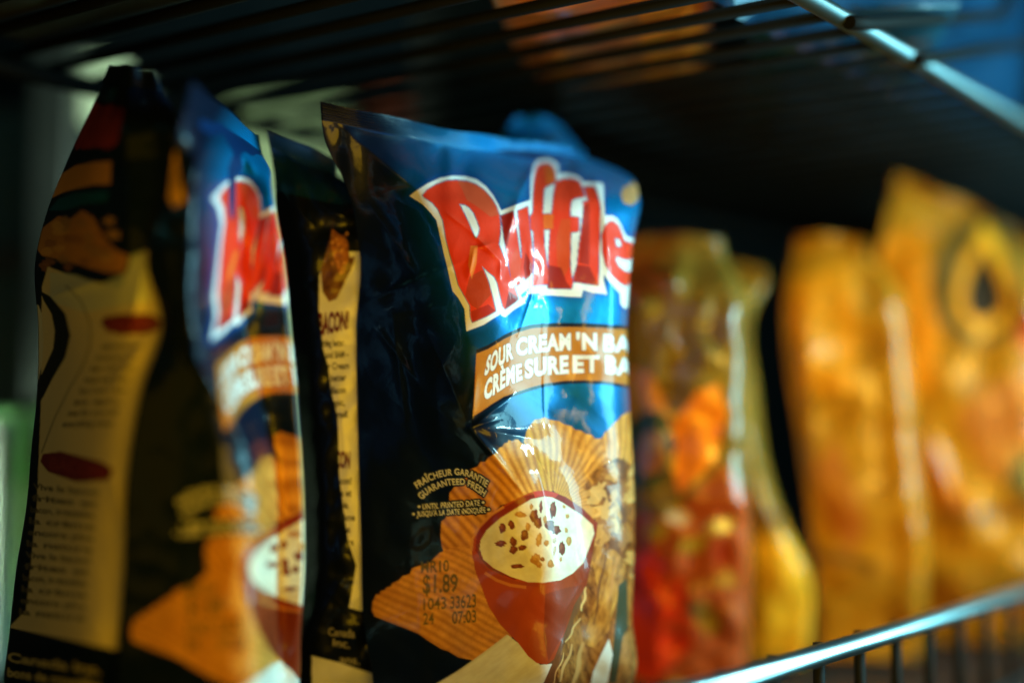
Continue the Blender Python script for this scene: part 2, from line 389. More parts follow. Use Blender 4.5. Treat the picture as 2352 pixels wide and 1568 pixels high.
    bits = [(232,668,20,27,0),(283,650,17,25,0),(340,590,36,17,1),(222,758,30,18,0),(293,750,22,28,0),(296,795,22,25,0),(347,782,24,18,0),(362,710,24,28,0),(318,890,40,13,0),(425,850,26,34,1),(445,880,18,18,1),(512,875,18,24,1),(445,735,17,38,1),(487,755,15,18,1),(533,740,12,15,1),(577,785,19,36,0),(535,800,9,30,1),(618,745,16,26,1),(415,600,26,42,0),(440,640,22,34,0),(455,545,11,32,0),(525,560,19,44,0),(505,650,26,30,0),(545,680,26,26,0),(610,600,12,13,1),(602,680,9,16,1),(590,545,8,11,1),(480,620,10,22,1),(380,660,14,26,1),(465,850,12,14,0),(570,850,8,14,1),(400,545,10,16,1)]
    for x, y, rx, ry, c in bits:
        X, Y = cf([(x, y)])[0]
        A.blob(X, Y, rx * .40, ry * .40, ((.17,.035,.015), (.44,.20,.05))[c], rng.uniform(-.2, .2), 1, .13)
        A.blob(X - rx * .08, Y - ry * .1, rx * .17, ry * .2, ((.30,.08,.03), (.58,.30,.09))[c], 0, .8, .2)
    # ---- freshness text
    FT = (.72, .70, .64); HL = ((.002, .006, .016), 4.2)
    arc1b = [(275,798),(380,725),(480,672),(650,610),(850,578),(950,582),(1080,612),(1220,682),(1350,775)]
    arc1t = [(218,712),(330,630),(430,575),(640,508),(845,482),(960,488),(1130,520),(1280,600),(1393,682)]
    arc2b = [(345,968),(450,872),(600,792),(750,742),(990,732),(1070,758),(1170,812),(1310,922)]
    arc2t = [(268,892),(400,782),(560,700),(740,643),(990,640),(1090,662),(1230,732),(1358,832)]
    def halo_then(items):
        for it in items: A.text(*it, FT, bold=.008, gap=1.08, halo=HL)
        for it in items: A.text(*it, FT, bold=.008, gap=1.08)
    halo_then([('FRAÎCHEUR GARANTIE', cdd(arc1b), cdd(arc1t)), ('GUARANTEED FRESH', cdd(arc2b), cdd(arc2t)),
               ('UNTIL PRINTED DATE', cdd([(355,1122),(1255,1062)]), cdd([(355,1038),(1252,975)])),
               ("JUSQU'À LA DATE INDIQUÉE", cdd([(265,1235),(1345,1170)]), cdd([(265,1155),(1340,1088)]))])
    for x, y in ((300,1078),(1305,1013),(213,1195),(1390,1123)):
        X, Y = cdd([(x, y)])[0]
        A.blob(X, Y, 6.5, 6.5, HL[0], 0, 1, 0); A.blob(X, Y, 3.0, 3.0, FT, 0, 1, 0)
    # ---- printed price and date
    INK = (.09, .075, .025)
    for t, b, u_ in (('MR10', [(468,682),(695,668)], [(468,592),(695,580)]), ('$1.89', [(485,845),(765,830)], [(485,702),(765,694)]),
                     ('1043', [(490,978),(672,968)], [(490,892),(672,875)]), ('33623', [(705,968),(912,955)], [(705,875),(912,852)]),
                     ('24', [(485,1098),(575,1090)], [(485,1008),(575,1002)]), ('07:03', [(720,1090),(915,1075)], [(720,995),(912,980)])):
        A.text(t, ce(b), ce(u_), INK, bold=.02, al=.9)

LINES = ['& BACON!', 'makes everything better.', 'Sour cream, bacon and BAM –', "that's 'n Sour Cream", 'made even better', "Sour Cream 'n Bacon", 'so epic,', 'see for yourself.']
LINES2 = ['BACON!', 'Vive le bacon!', 'frites et', 'bacon, irrésistible.', 'la crème', 'encore plus', 'la nature']

# ------------------------------------------------------------------ bags
def herm(k, v, q):
    """cubic Hermite through knots k (n,), values v (n, ...), at q"""
    k = np.asarray(k, float); v = np.asarray(v, float)
    d = np.diff(v, axis=0) / np.diff(k).reshape(-1, *([1] * (v.ndim - 1)))
    h = np.diff(k).reshape(-1, *([1] * (v.ndim - 1)))
    m = np.empty_like(v); m[0] = d[0]; m[-1] = d[-1]
    m[1:-1] = (d[:-1] * h[1:] + d[1:] * h[:-1]) / (h[1:] + h[:-1])
    i = np.clip(np.searchsorted(k, q) - 1, 0, len(k) - 2)
    hh = (k[i + 1] - k[i]); t = (q - k[i]) / hh
    sh = (-1,) + (1,) * (v.ndim - 1)
    t = t.reshape(sh); hh = hh.reshape(sh)
    return (2*t**3 - 3*t**2 + 1) * v[i] + (t**3 - 2*t**2 + t) * hh * m[i] + (-2*t**3 + 3*t**2) * v[i+1] + (t**3 - t**2) * hh * m[i+1]

def sample(A, ax, ay):
    x = np.clip((ax - A.x0) * A.sc - .5, 0, A.w - 1.001); y = np.clip((ay - A.y0) * A.sc - .5, 0, A.h - 1.001)
    i = x.astype(int); j = y.astype(int); f = (x - i)[..., None]; g = (y - j)[..., None]
    c = A.c
    return (c[j, i] * (1 - f) + c[j, i + 1] * f) * (1 - g) + (c[j + 1, i] * (1 - f) + c[j + 1, i + 1] * f) * g

def waves(ax, ay, amp, wl, n=14, seed=0):
    """low, crumpled undulation of the film"""
    r = np.random.default_rng(seed); out = 0
    for _ in range(n):
        a = r.uniform(0, np.pi); l = wl * r.uniform(.6, 1.8); p = r.uniform(0, 6.3)
        s_ = np.sin((ax * np.cos(a) + ay * np.sin(a)) * 2 * np.pi / l + p + 1.2 * np.sin((ax * np.sin(a) - ay * np.cos(a)) * 2 * np.pi / (l * 2.3) + p))
        out = out + np.sign(s_) * np.abs(s_) ** 1.0
    fine = 0
    for _ in range(9):
        a = r.uniform(0, np.pi); l = wl * r.uniform(.35, .8); p = r.uniform(0, 6.3); b_ = r.uniform(0, np.pi)
        s_ = np.abs(np.sin((ax * np.cos(a) + ay * np.sin(a)) * np.pi / l + p + 1.6 * np.sin((ax * np.cos(b_) + ay * np.sin(b_)) * np.pi / (l * 1.7) + p)))
        fine = fine + s_ * (.5 + .5 * np.sin((ax * np.sin(b_) - ay * np.cos(b_)) / (wl * .7) + 2 * p))
    return amp * (out / math.sqrt(n) + .42 * fine / 3)

def creases(ax, ay, L):
    out = np.zeros_like(ax)
    for x0, y0, x1, y1, w, amp in L:
        dx, dy = x1 - x0, y1 - y0; q = dx * dx + dy * dy
        t = ((ax - x0) * dx + (ay - y0) * dy) / q
        tc = np.clip(t, 0, 1)
        d = np.hypot(ax - x0 - tc * dx, ay - y0 - tc * dy)
        out -= amp * np.exp(-(d / w) ** 1.5) * (np.sin(np.pi * np.clip(t, .0, 1)) * .7 + .3)
    return out

def bag(name, label, group, rows, seal, art, fold=(), amp=.0006, wl=90, step=1.7, bul=(.006, .010), back=.5, seed=1, m=None,
        back_col=(.004, .03, .12), seal_col=None, ext=(30, 130), bow=(0, 0)):
    """rows: (yL,yM,yR, xL,xM,xR,xF, YL,YM,YR,YF) from the seal down; seal: the same for the seal's upper edge"""
    m = m or FILM
    Rw = np.array(rows, float)
    def cols(Rw, b):
        yL, yM, yR, xL, xM, xR, xF, YL, YM, YR, YF = Rw.T
        px = np.stack([xL, xL*.5 + xM*.5, xM, xM*.52 + xR*.48, xR, xR + (xF - xR)*.4, xF], 1)
        py = np.stack([yL, yL*.5 + yM*.5, yM, yM*.52 + yR*.48, yR, yR, yR], 1)
        Y = np.stack([YL, YL*.5 + YM*.5 - b*bul[0], YM, YM*.55 + YR*.45 - b*bul[1], YR, YR + (YF - YR)*.5, YF], 1)
        if bow[0] or bow[1]:
            for k in range(min(2, len(Rw))):
                f = (1, .7)[k] if len(Rw) > 2 else 1
                Y[k, 1] -= bow[0] * f; Y[k, 2] -= bow[1] * f
        ax = px.copy(); ax[:, 5] = xR + ext[0]; ax[:, 6] = xR + ext[1]
        return np.stack([px, py, Y, ax], 2)
    b = np.clip(np.minimum(np.arange(len(Rw)), len(Rw) - 1 - np.arange(len(Rw))) / 2.0, 0, 1)
    C = cols(Rw, b)                                       # rows x 7 x 4
    uk = C[len(Rw) // 2, :, 3]; vk = Rw[:, 1]
    nu = int((uk[-1] - uk[0]) / step); nv = int((vk[-1] - vk[0]) / step)
    u = np.linspace(uk[0], uk[-1], nu); v = np.linspace(vk[0], vk[-1], nv)
    G = herm(vk, C, v)                                    # nv x 7 x 4
    G = herm(uk, G.transpose(1, 0, 2), u).transpose(1, 0, 2)   # nv x nu x 4
    px, py, Y, ax = [G[..., k] for k in range(4)]
    im = px.argmax(1); jj = np.arange(nu)[None]; pm = px.max(1)[:, None]
    ax = np.where(jj <= im[:, None], px, pm + (pm - px) + (jj - im[:, None]) * step * .35)
    ay = py
    fade = np.clip((v - v[0]) / 70, 0, 1)[:, None] * np.clip((v[-1] - v) / 70, 0, 1)[:, None]
    ef = np.sin(np.pi * np.linspace(0, 1, nu)) ** .5
    dY = waves(ax, ay, amp, wl, seed=seed) * (fade * .8 + .2 * np.clip((v - v[0]) / 15, 0, 1)[:, None]) * ef + creases(ax, ay, fold) * ef
    # gathers running down from the seal
    g = np.exp(-(v - v[0])[:, None] / 70.0) * np.clip((v - v[0]) / 12, 0, 1)[:, None]
    dY = dY + g * .0011 * np.sin(ax / 17.0 + 2.2 * np.sin(ax / 41.0)) * ef
    Yf = Y + dY
    front = pt(px, py, Yf)
    # back sheet: mirror of the front about the plane through the two side edges
    nb = max(24, nu // 10); tb = np.linspace(1, 0, nb + 2)[1:-1]
    p0 = pt(px[:, 0], py[:, 0], Y[:, 0])[:, None]; p1 = pt(px[:, -1], py[:, -1], Y[:, -1])[:, None]
    idx = np.clip((tb * (nu - 1)).astype(int), 0, nu - 1)
    pl = p0 + (p1 - p0) * tb[None, :, None]
    chord = (p1 - p0)[:, 0]; nrm = np.stack([chord[:, 1], -chord[:, 0], 0 * chord[:, 0]], 1)
    nrm /= np.linalg.norm(nrm, axis=1)[:, None] + 1e-12
    fsm = pt(px, py, Y)[:, idx]
    hgt = np.einsum('ijk,ik->ij', fsm - pl, nrm)
    kk = np.clip(np.minimum(v - v[0], v[-1] - v) / 90, 0, 1)[:, None]
    bk = pl - nrm[:, None] * (np.abs(hgt) * back * kk - hgt * (1 - kk))[..., None] + np.array([0, 0, 1.0]) * (fsm - pl)[..., 2:3]
    V = np.concatenate([front, bk], 1); n = nu + nb
    c = np.concatenate([sample(art, ax, ay), np.broadcast_to(np.array(back_col, float), (nv, nb, 3))], 1)
    I = np.arange(nv * n).reshape(nv, n); J = np.roll(I, -1, 1)
    Q = np.stack([I[:-1], I[1:], J[1:], J[:-1]], -1).reshape(-1, 4)
    floor_pt = V[-1].mean(0)
    root = empty(name, floor_pt, label, 'chip bag', group)
    me = mesh_np('body', V.reshape(-1, 3) - floor_pt, Q)
    def paint(me, c, shine=1.0):
        c = c.reshape(-1, 3)
        al = np.clip((c[:, 2] - 1.6 * c[:, 0]) / (c[:, 2] + .004) * 1.3, 0, 1) * np.clip((c[:, 2] - .03) / .15, 0, 1) * .48 * shine   # translucent blue ink over metallised film
        c = np.concatenate([c, al[:, None]], 1).astype(np.float32)
        me.color_attributes.new('print', 'FLOAT_COLOR', 'POINT').data.foreach_set('color', c.ravel())
    paint(me, c)
    link('body', me, m, root)
    # crimped seal strip along the top
    Cs = cols(np.array([seal, rows[0]], float), np.zeros(2))
    ns = max(60, nu // 3); us = np.linspace(uk[0], uk[-1], ns); t = np.linspace(0, 1, 40)
    A_, B_ = [herm(uk, Cs[k], us) for k in (0, 1)]
    B_ = herm(uk, C[0], us)
    A_ = A_.copy(); A_[:, 1] += 2.6 * np.abs(((us / 5.5) % 2) - 1) + 1.6 * np.sin(us / 29.0 + seed)
    H = A_[None] * (1 - t)[:, None, None] + B_[None] * t[:, None, None]
    cr = .0005 * np.sin(t * 2 * np.pi * 7)[:, None] * np.ones(ns) + .0017 * (1 - t)[:, None] * np.sin(us / 33.0 + seed)[None]
    cr = cr * np.clip((1 - t) * 8, 0, 1)[:, None]
    f_ = pt(H[..., 0], H[..., 1], H[..., 2] + cr - .0003); k_ = pt(H[..., 0], H[..., 1], H[..., 2] + cr + .0004)
    Vs = np.concatenate([f_, k_[:, ::-1]], 1); n2 = 2 * ns
    cs = np.concatenate([sample(art, H[..., 0], H[..., 1])] * 2, 1) if seal_col is None else np.broadcast_to(np.array(seal_col, float), (40, n2, 3)).copy()
    cs[:, ns:] = cs[:, :ns][:, ::-1]
    I = np.arange(40 * n2).reshape(40, n2); J = np.roll(I, -1, 1)
    Q = np.stack([I[:-1], I[1:], J[1:], J[:-1]], -1).reshape(-1, 4)
    e = np.stack([I[0, :ns - 1], I[0, 1:ns], I[0, ::-1][:ns][1:], I[0, ::-1][:ns][:-1]], -1)
    me2 = mesh_np('top_seal', Vs.reshape(-1, 3) - floor_pt, np.concatenate([Q, e]))
    paint(me2, cs, .25); link('top_seal', me2, m, root)
    return root

BLUEG = 'blue chip bags standing on the shelf'

# ---------------- blue packs' ink: bright behind the logo, unlit sides' shade painted in
def blue_shade_field(A, cx, cy, rx, ry, lo=(.002, .010, .040), hi=(.0005, .20, .50), skew=0.0):
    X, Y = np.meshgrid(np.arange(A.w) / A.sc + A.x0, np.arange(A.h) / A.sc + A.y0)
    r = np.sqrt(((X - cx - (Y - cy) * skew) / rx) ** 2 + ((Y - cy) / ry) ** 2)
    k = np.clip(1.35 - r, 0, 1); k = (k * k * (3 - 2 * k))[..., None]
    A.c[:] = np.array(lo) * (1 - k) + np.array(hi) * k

# ---------------- the sharp pack in the middle
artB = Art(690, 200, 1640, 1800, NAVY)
blue_shade_field(artB, 1275, 470, 285, 560, skew=.2, lo=(.001, .004, .015))
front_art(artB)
artB.blob(1447, 445, 20, 26, (.55, .25, .06), .3, .9, .1)
rowsB = [
 (276,338,360,  738,1045,1330,1345, .500,.5366,.576,.578),
 (330,385,402,  748, 990,1436,1440, .504,.517,.566,.580),
 (420,450,450,  792, 988,1468,1450, .509,.503,.556,.585),
 (560,560,555,  824,1034,1451,1400, .512,.495,.548,.585),
 (760,760,750,  819,1078,1436,1380, .513,.490,.546,.585),
 (980,980,965,  822,1078,1444,1390, .513,.4875,.546,.585),
 (1090,1090,1080,825,1150,1450,1395, .513,.488,.546,.585),
 (1200,1200,1185,829,1200,1452,1398, .513,.489,.546,.585),
 (1420,1420,1400,834,1225,1445,1390, .513,.492,.548,.585),
 (1640,1610,1580,848,1200,1436,1380, .512,.506,.556,.585),
 (1743,1690,1644,800,1110,1380,1392, .500,.538,.574,.577)]
foldB = [
 (770,280,960,440,10,0.00109),(1160,560,1195,440,12,.0014),(1195,440,1232,368,13,.0018),(1232,368,1270,360,13,.0018),(1270,360,1312,366,13,.0018),(1312,366,1360,395,13,.0019),(1360,395,1388,470,14,.0020),(1388,470,1398,640,13,.0016),
 (1236,640,1190,775,5,.0004),(1246,700,1252,1000,4,.0004),(1215,560,1222,690,5,0.00041),
 (1082,982,1150,960,10,0.00150),(1082,982,1190,900,9,0.00109),(1082,982,1170,1085,8,0.00150),(1082,982,1095,860,9,0.00102),(1082,982,1240,1010,12,0.00082),(1085,990,1200,1130,7,0.00082),
 (1025,490,1080,530,6,0.00068),(1080,530,1150,600,7,0.00109),(1150,600,1148,640,6,0.00082),(1075,640,1090,570,6,0.00082),(1090,570,1130,560,6,0.00068),
 (830,700,1060,600,12,0.00095),(830,730,1040,700,12,0.00082),(870,760,960,880,10,0.00095),(1060,760,1000,870,14,.0006),(1000,870,1010,1010,16,.0004),(900,720,930,960,10,0.00068),
 (850,470,960,640,14,0.00088),(980,760,1070,960,9,0.00068),(1220,1000,1260,1180,7,0.00054),(1320,1230,1340,1330,8,0.00082),(1340,1330,1290,1420,8,0.00082),(1300,1280,1330,1340,6,0.00068),(1280,1560,1300,1440,9,0.00082),
 (940,1240,980,1560,16,0.00054),(1400,520,1410,900,12,0.00068)]
bag('chip_bag', 'sharp blue chip bag whose orange band reads SOUR CREAM, in front of the yellow bags', BLUEG, rowsB,
    (232,299,342, 735,1045,1332,1344, .500,.5366,.577,.579), artB, foldB, bow=(.009, .007), bul=(-.0015, .010), amp=.00040, wl=115, step=1.6, seed=3)

# ---------------- pack to its left, back panel outward, mostly hidden
artC = Art(560, 200, 1120, 1800, (.002, .004, .012))
def back_panel_C(A):
    A.poly([(500,100),(1200,100),(1200,440),(780,470),(640,440),(500,400)], (.003,.030,.11))
    A.poly(cg([(330,258),(690,258),(690,1200),(720,1200),(720,2000),(300,2000),(300,1200)]), WHITE)
    A.poly(ch([(300,0),(760,0),(760,1180),(610,1132),(525,1108),(300,1060)]), WHITE)
    A.poly(ch([(300,1400),(480,1445),(640,1500),(800,1540),(800,2200),(300,2200)]), WHITE)
    A.poly(cg([(380,300),(440,100),(560,180),(575,300),(612,290),(585,380),(540,470),(490,570),(440,590),(395,520)]), mottled((.26,.12,.04), .3, .12, .05, .4))
    A.poly(cg([(470,20),(460,110),(560,190),(568,240),(570,300),(545,400),(510,412),(480,330),(450,220)]), mottled((.52,.19,.045), .3, .14, .10, .3))
    for _ in range(26):
        X, Y = cg([(rng.uniform(460, 560), rng.uniform(140, 400))])[0]
        A.blob(X, Y, 3, 4, ((.25,.08,.03), (.68,.32,.1))[_ % 2], 0, .8, .25)
    A.text('BACON!', cg([(375,808),(565,762)]), cg([(370,672),(572,655)]), (.14,.012,.02), bold=.05)
    K = (.06, .05, .035)
    for t, y, x0, x1 in (('everything better.', 878, 330, 545), ('bacon and BAM –', 955, 330, 570), ("in Sour Cream", 1030, 330, 572), ('even better', 1108, 360, 553),
                         ("dip 'n Bacon", 1190, 360, 550), ('is so epic,', 1272, 360, 545), ('for yourself.', 1350, 380, 568)):
        A.text(t, cg([(x0, y + 12), (x1, y)]), cg([(x0, y - 34), (x1, y - 42)]), K, bold=.03)
    A.text('BACON', ch([(400,255),(532,258)]), ch([(400,160),(535,165)]), (.14,.012,.02), bold=.05)
    for t, y, x0, x1 in (('du bacon!', 358, 380, 542), ('frites et', 432, 400, 542), ('irrésistible.', 505, 380, 524), ('la crème', 580, 420, 562), ('de plus', 652, 430, 532), ('nature', 728, 450, 553)):
        A.text(t, ch([(x0, y), (x1, y)]), ch([(x0, y - 38), (x1, y - 42)]), K, bold=.03)
    for t, y, x0, x1 in (('Canada', 1275, 400, 560), ('Inc.', 1340, 430, 530), ('ans.', 1440, 470, 590)):
        A.text(t, ch([(x0, y), (x1, y + 15)]), ch([(x0, y - 45), (x1, y - 35)]), (.5,.45,.3), bold=.0)
    # dark margin of the panel on its left
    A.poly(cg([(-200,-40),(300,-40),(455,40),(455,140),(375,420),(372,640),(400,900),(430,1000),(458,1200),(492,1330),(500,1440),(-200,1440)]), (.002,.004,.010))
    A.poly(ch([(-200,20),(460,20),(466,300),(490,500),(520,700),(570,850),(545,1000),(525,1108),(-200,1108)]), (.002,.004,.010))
back_panel_C(artC)
rowsC = [
 (338,372,402, 620,690,765,772, .524,.532,.540,.541),
 (400,410,440, 630,705,820,835, .524,.524,.536,.552),
 (470,480,500, 633,720,870,885, .526,.519,.530,.556),
 (620,620,620, 655,745,900,915, .528,.517,.526,.556),
 (900,900,900, 680,760,910,920, .529,.516,.526,.556),
 (1200,1200,1190,700,772,915,925, .529,.516,.526,.556),
 (1360,1360,1345,694,768,915,925, .529,.516,.527,.556),
 (1480,1475,1460,662,760,905,915, .528,.518,.528,.556),
 (1620,1605,1585,645,750,880,890, .526,.524,.536,.552),
 (1700,1696,1690,640,720,800,806, .524,.532,.540,.541)]
foldC = [(650,345,760,440,9,.0016),(700,350,790,470,8,.0016),(640,430,720,520,9,.0014),(640,320,735,470,9,.0018),(735,470,800,500,10,.0014),(660,330,690,480,9,.0014),(735,345,785,400,8,.0012),(690,600,720,900,14,.0010),(770,840,800,1100,12,.0008)]
bag('chip_bag', 'dark chip bag wedged between two blue ones, showing a narrow strip of text panel', BLUEG, rowsC,
    (298,330,361, 611,690,765,772, .524,.532,.540,.541), artC, foldC, amp=.0007, wl=80, step=1.9, seed=8, bul=(.004, .004), ext=(30, 70))

# ---------------- blurred front pack on the left
def TA(x, y):
    x = np.asarray(x, float); y = np.asarray(y, float)
    f1 = 490 + (x - 945 - .43 * np.clip(y - 445, 0, 315)) * .58
    f2 = 300 + (x - 855) * 1.1
    w = np.clip((y - 820) / 330, 0, 1); w = w * w * (3 - 2 * w)
    return f1 * (1 - w) + f2 * w, y + 3 + (y - 412) * .055
artA = Art(240, 150, 1000, 1900, NAVY, T=TA)
blue_shade_field(artA, 575, 470, 95, 215, lo=(.002, .006, .02))
front_art(artA)
artA.T = None
artA.poly([(368,285),(385,272),(410,285),(400,330),(412,400),(425,462),(398,478),(380,440),(362,390),(356,330)], (.85,.42,.04))
rowsA = [
 (235,292,352, 430,512,598,602, .412,.463,.510,.513),
 (300,325,385, 412,492,618,617, .413,.436,.480,0.494),
 (370,375,420, 398,468,622,621, .420,.420,.462,0.476),
 (460,460,480, 384,458,630,629, .422,.418,.454,0.468),
 (590,590,590, 338,456,650,649, .424,.416,.451,0.465),
 (745,745,740, 372,458,664,663, .424,.415,.450,0.464),
 (900,900,890, 326,505,680,679, .424,.416,.451,0.465),
 (1110,1110,1090,291,580,693,692, .424,.418,.452,0.466),
 (1300,1300,1275,285,580,698,697, .424,.419,.454,0.468),
 (1490,1490,1450,272,585,690,689, .424,.42,.458,0.472),
 (1680,1650,1600,275,570,680,679, .423,.428,.472,0.486),
 (1912,1800,1729,310,455,600,606, .412,.462,.510,.513)]
foldA = [(552,342,574,358,15,.0022),(455,230,560,330,12,.0016),(430,787,492,892,10,.0022),(492,892,585,1065,10,.0022),(585,1065,640,1150,10,.0016),(600,640,580,760,10,.0012),(430,620,440,760,12,.0012),(560,350,585,395,7,.0022),(500,980,520,1200,16,.0012)]
bag('chip_bag', 'blurred blue chip bag with red lettering, left of the sharp one, its front turned right', BLUEG, rowsA,
    (185,245,310, 440,515,590,594, .412,.463,.510,.513), artA, foldA, amp=.0005, wl=120, step=1.9, seed=5, bul=(.004, -.018), ext=(30, 110))

# ---------------- pack at the left edge, back panel outward
artL = Art(-60, 100, 620, 1900, (.002, .006, .018))
def back_panel_L(A):
    A.poly(cz([(560,300),(600,330),(740,350),(730,420),(700,560),(640,600),(590,580),(540,560),(500,590),(440,580),(470,480),(500,380)]), (.20,.012,.014))
    A.text('Ruffles', cz([(455,585),(690,560)]), cz([(560,330),(735,350)]), (.30,.03,.03), bold=.04)
    A.poly(cz([(300,890),(370,740),(450,690),(560,670),(665,665),(660,800),(560,805),(450,830),(380,850)]), (.55,.25,.04))
    A.poly(cz([(290,960),(350,890),(450,855),(600,845),(650,850),(640,905),(500,920),(380,960)]), (.008,.10,.16))
    A.poly(cz([(180,1130),(270,1050),(350,990),(420,1010),(490,955),(560,1000),(620,1120),(700,1200),(770,1230),(740,1330),(640,1330),(520,1300),(400,1260),(250,1230)]), (.40,.17,.03))
    for _ in range(30):
        X, Y = cz([(rng.uniform(260, 700), rng.uniform(1020, 1300))])[0]
        A.blob(X, Y, 14, 10, ((.25,.1,.03), (.55,.28,.06), (.3,.16,.05))[_ % 3], 0, .7, .2)
    # pale text panel
    A.poly([(60,1400),(85,1150),(95,900),(96,660),(110,612),(180,640),(280,660),(300,600),(335,575),(420,575),(420,1520),(260,1490),(120,1460),(20,1440)], (.58,.48,.28))
    A.poly(cz([(300,1330),(450,1340),(600,1400),(760,1330),(780,1230),(860,1200),(900,1500),(500,1568),(300,1500)]), (.46,.52,.46), .7)  # teal cast of cool light from above, painted over the panel's top
    # dark swoosh and thin line at the panel's left side
    A.poly([(92,668),(115,680),(150,720),(162,770),(150,820),(120,870),(100,910),(84,935),(82,890),(100,850),(122,800),(126,760),(118,720),(100,690)], (.01,.012,.014))
    A.line([(150,655),(185,690),(206,740),(208,790),(190,840),(160,890),(125,960),(95,1040)], 3, (.12,.11,.07), .9)
    A.poly([(88,700),(96,720),(100,780),(96,840),(86,880),(70,900),(70,700)], (.55,.52,.4))
    K = (.10, .085, .05)
    A.poly(cy5([(400,150),(410,118),(480,106),(600,106),(640,130),(630,165),(580,185),(470,188)]), (.13,.012,.02))
    A.text('BACON!', cy5([(420,178),(620,172)]), cy5([(425,122),(620,118)]), (.2,.03,.03), bold=.03)
    A.poly(cy5([(160,690),(170,660),(240,650),(400,690),(450,720),(430,765),(300,770),(190,730)]), (.13,.012,.02))
    A.text('BACON!', cy5([(195,718),(420,758)]), cy5([(200,670),(425,712)]), (.2,.03,.03), bold=.03)
    L1 = LINES[1:] + ['everything better.']
    for i, t in enumerate(L1):
        y = 245 + i * 44; x0 = 400 - i * 22; x1 = 560 - i * 15
        A.text(t, cy5([(x0, y), (x1, y - 6)]), cy5([(x0 + 6, y - 24), (x1 + 6, y - 30)]), K, bold=.03)
    L2 = LINES2[1:] + LINES2[1:]
    for i, t in enumerate(L2):
        y = 800 + i * 45; x0 = 130 - i * 5; x1 = 390 - i * 5
        A.text(t, cy5([(x0, y), (x1, y + 25)]), cy5([(x0, y - 24), (x1, y + 1)]), K, bold=.03)
    for i, t in enumerate(('Canada Inc.', 'bons de croustilles', 'ans.')):
        y = 1480 + i * 60
        A.text(t, cy5([(30, y), (400, y + 55)]), cy5([(30, y - 34), (400, y + 21)]), (.40,.34,.16), bold=.03)
back_panel_L(artL)
rowsL = [
 (195,198,208, 235,295,368,374, .470,.455,.455,.458),
 (255,258,270, 207,290,405,410, .475,.438,.432,.455),
 (370,370,375, 154,285,420,425, .484,.438,.431,.46),
 (480,480,480, 110,280,430,436, .490,.436,.431,.46),
 (600,600,595, 81,275,432,440, .494,.436,.431,.46),
 (750,750,740, 87,270,432,440, .496,.436,.431,.46),
 (900,900,890, 85,262,432,440, .496,.436,.431,.46),
 (1040,1040,1025, 71,250,430,438, .496,.436,.431,.46),
 (1150,1150,1130, 62,240,428,438, .495,.436,.431,.46),
 (1310,1310,1290, 37,225,425,435, .492,.436,.432,.46),
 (1440,1440,1420, 23,215,422,432, .488,.431,.428,.46),
 (1620,1610,1600, 8,200,410,420, .480,.44,.438,.46),
 (1780,1800,1815, 60,210,390,396, .475,.460,.452,.454)]
bag('chip_bag', 'chip bag at the left edge with its pale text panel turned outward', BLUEG, rowsL,
    (148,150,160, 250,300,350,356, .470,.455,.455,.458), artL, [(90,690,240,640,12,.002),(330,600,300,760,14,.0016),(370,740,250,900,18,.0014),(280,240,300,560,18,.0014),(250,1060,290,1240,14,.0012)],
    amp=.0005, wl=130, step=2.2, seed=9, bul=(.006, .003), ext=(30, 60))

# ---------------- pack behind the sharp one
artD = Art(1060, 200, 1600, 1500, (.003, .03, .12))
blue_shade_field(artD, 1240, 380, 300, 900, lo=(.002, .08, .3))
artD.poly([(1140,420),(1400,400),(1410,640),(1150,660)], RED)
artD.poly([(1130,720),(1420,700),(1420,840),(1130,860)], BAND)
rowsD = [(292,290,296, 1166,1230,1288,1292, 0.6192,0.6228,0.6264,0.6278), (330,330,332, 1140,1230,1318,1322, 0.6156,0.6084,0.6192,0.6408), (430,430,430, 1120,1230,1360,1362, 0.612,0.599,0.6156,0.648),
         (700,700,700, 1110,1235,1375,1378, 0.612,0.5962,0.6156,0.648), (1000,1000,1000, 1110,1235,1375,1378, 0.612,0.5962,0.6156,0.648), (1250,1250,1250, 1115,1235,1370,1374, 0.6156,0.6048,0.6192,0.6408), (1598,1592,1588, 1120,1230,1350,1354, 0.6192,0.6228,0.6264,0.6278)]
bag('chip_bag', 'out of focus blue chip bag peeking over the top of the sharp one', BLUEG, rowsD, (268,262,272, 1186,1230,1270,1274, 0.6192,0.6228,0.6264,0.6278), artD, [(1180,330,1320,330,12,.002)],
    amp=.0008, wl=110, step=4, seed=4, bul=(.004, .006), ext=(30, 60))

# ---------------- yellow bags on the right
YG = 'yellow snack bags at the right of the shelf'
YEL = (.34, .14, .003); OLV = (.26, .15, .010); ORG = (.95, .27, .010); BRN = (.10, .035, .008)
def yart(x0, x1, base=YEL): return Art(x0, 300, x1, 1950, base)
# nearest of them, drop emblem
a4 = yart(1900, 2900)
a4.poly([(2000,560),(2120,520),(2160,760),(2140,900),(2020,900)], (0.608,0.197,0.00304))
a4.blob(2250, 645, 114, 152, (.11,.062,.008), .12, 1, 0, 40)
a4.poly([(2262,500),(2305,570),(2335,650),(2330,715),(2300,755),(2250,765),(2205,740),(2190,690),(2205,610)], (.58,.24,.006))
a4.poly([(2258,565),(2288,630),(2305,685),(2292,722),(2255,735),(2225,718),(2216,678),(2234,620)], (.012,.009,.004))
a4.blob(2372, 770, 40, 48, (0.3,0.0144,0.01), 0, 1, .1)
a4.poly([(2190,950),(2250,900),(2380,830),(2520,800),(2520,1080),(2380,1120),(2260,1090)], (0.342,0.0929,0.0076), .8)
a4.blob(2300, 960, 60, 80, (0.32,0.0864,0.0075), .4, .7, .15)
a4.poly([(2080,990),(2130,1000),(2240,1170),(2180,1190),(2120,1100)], (0.38,0.0936,0.0075), .8)
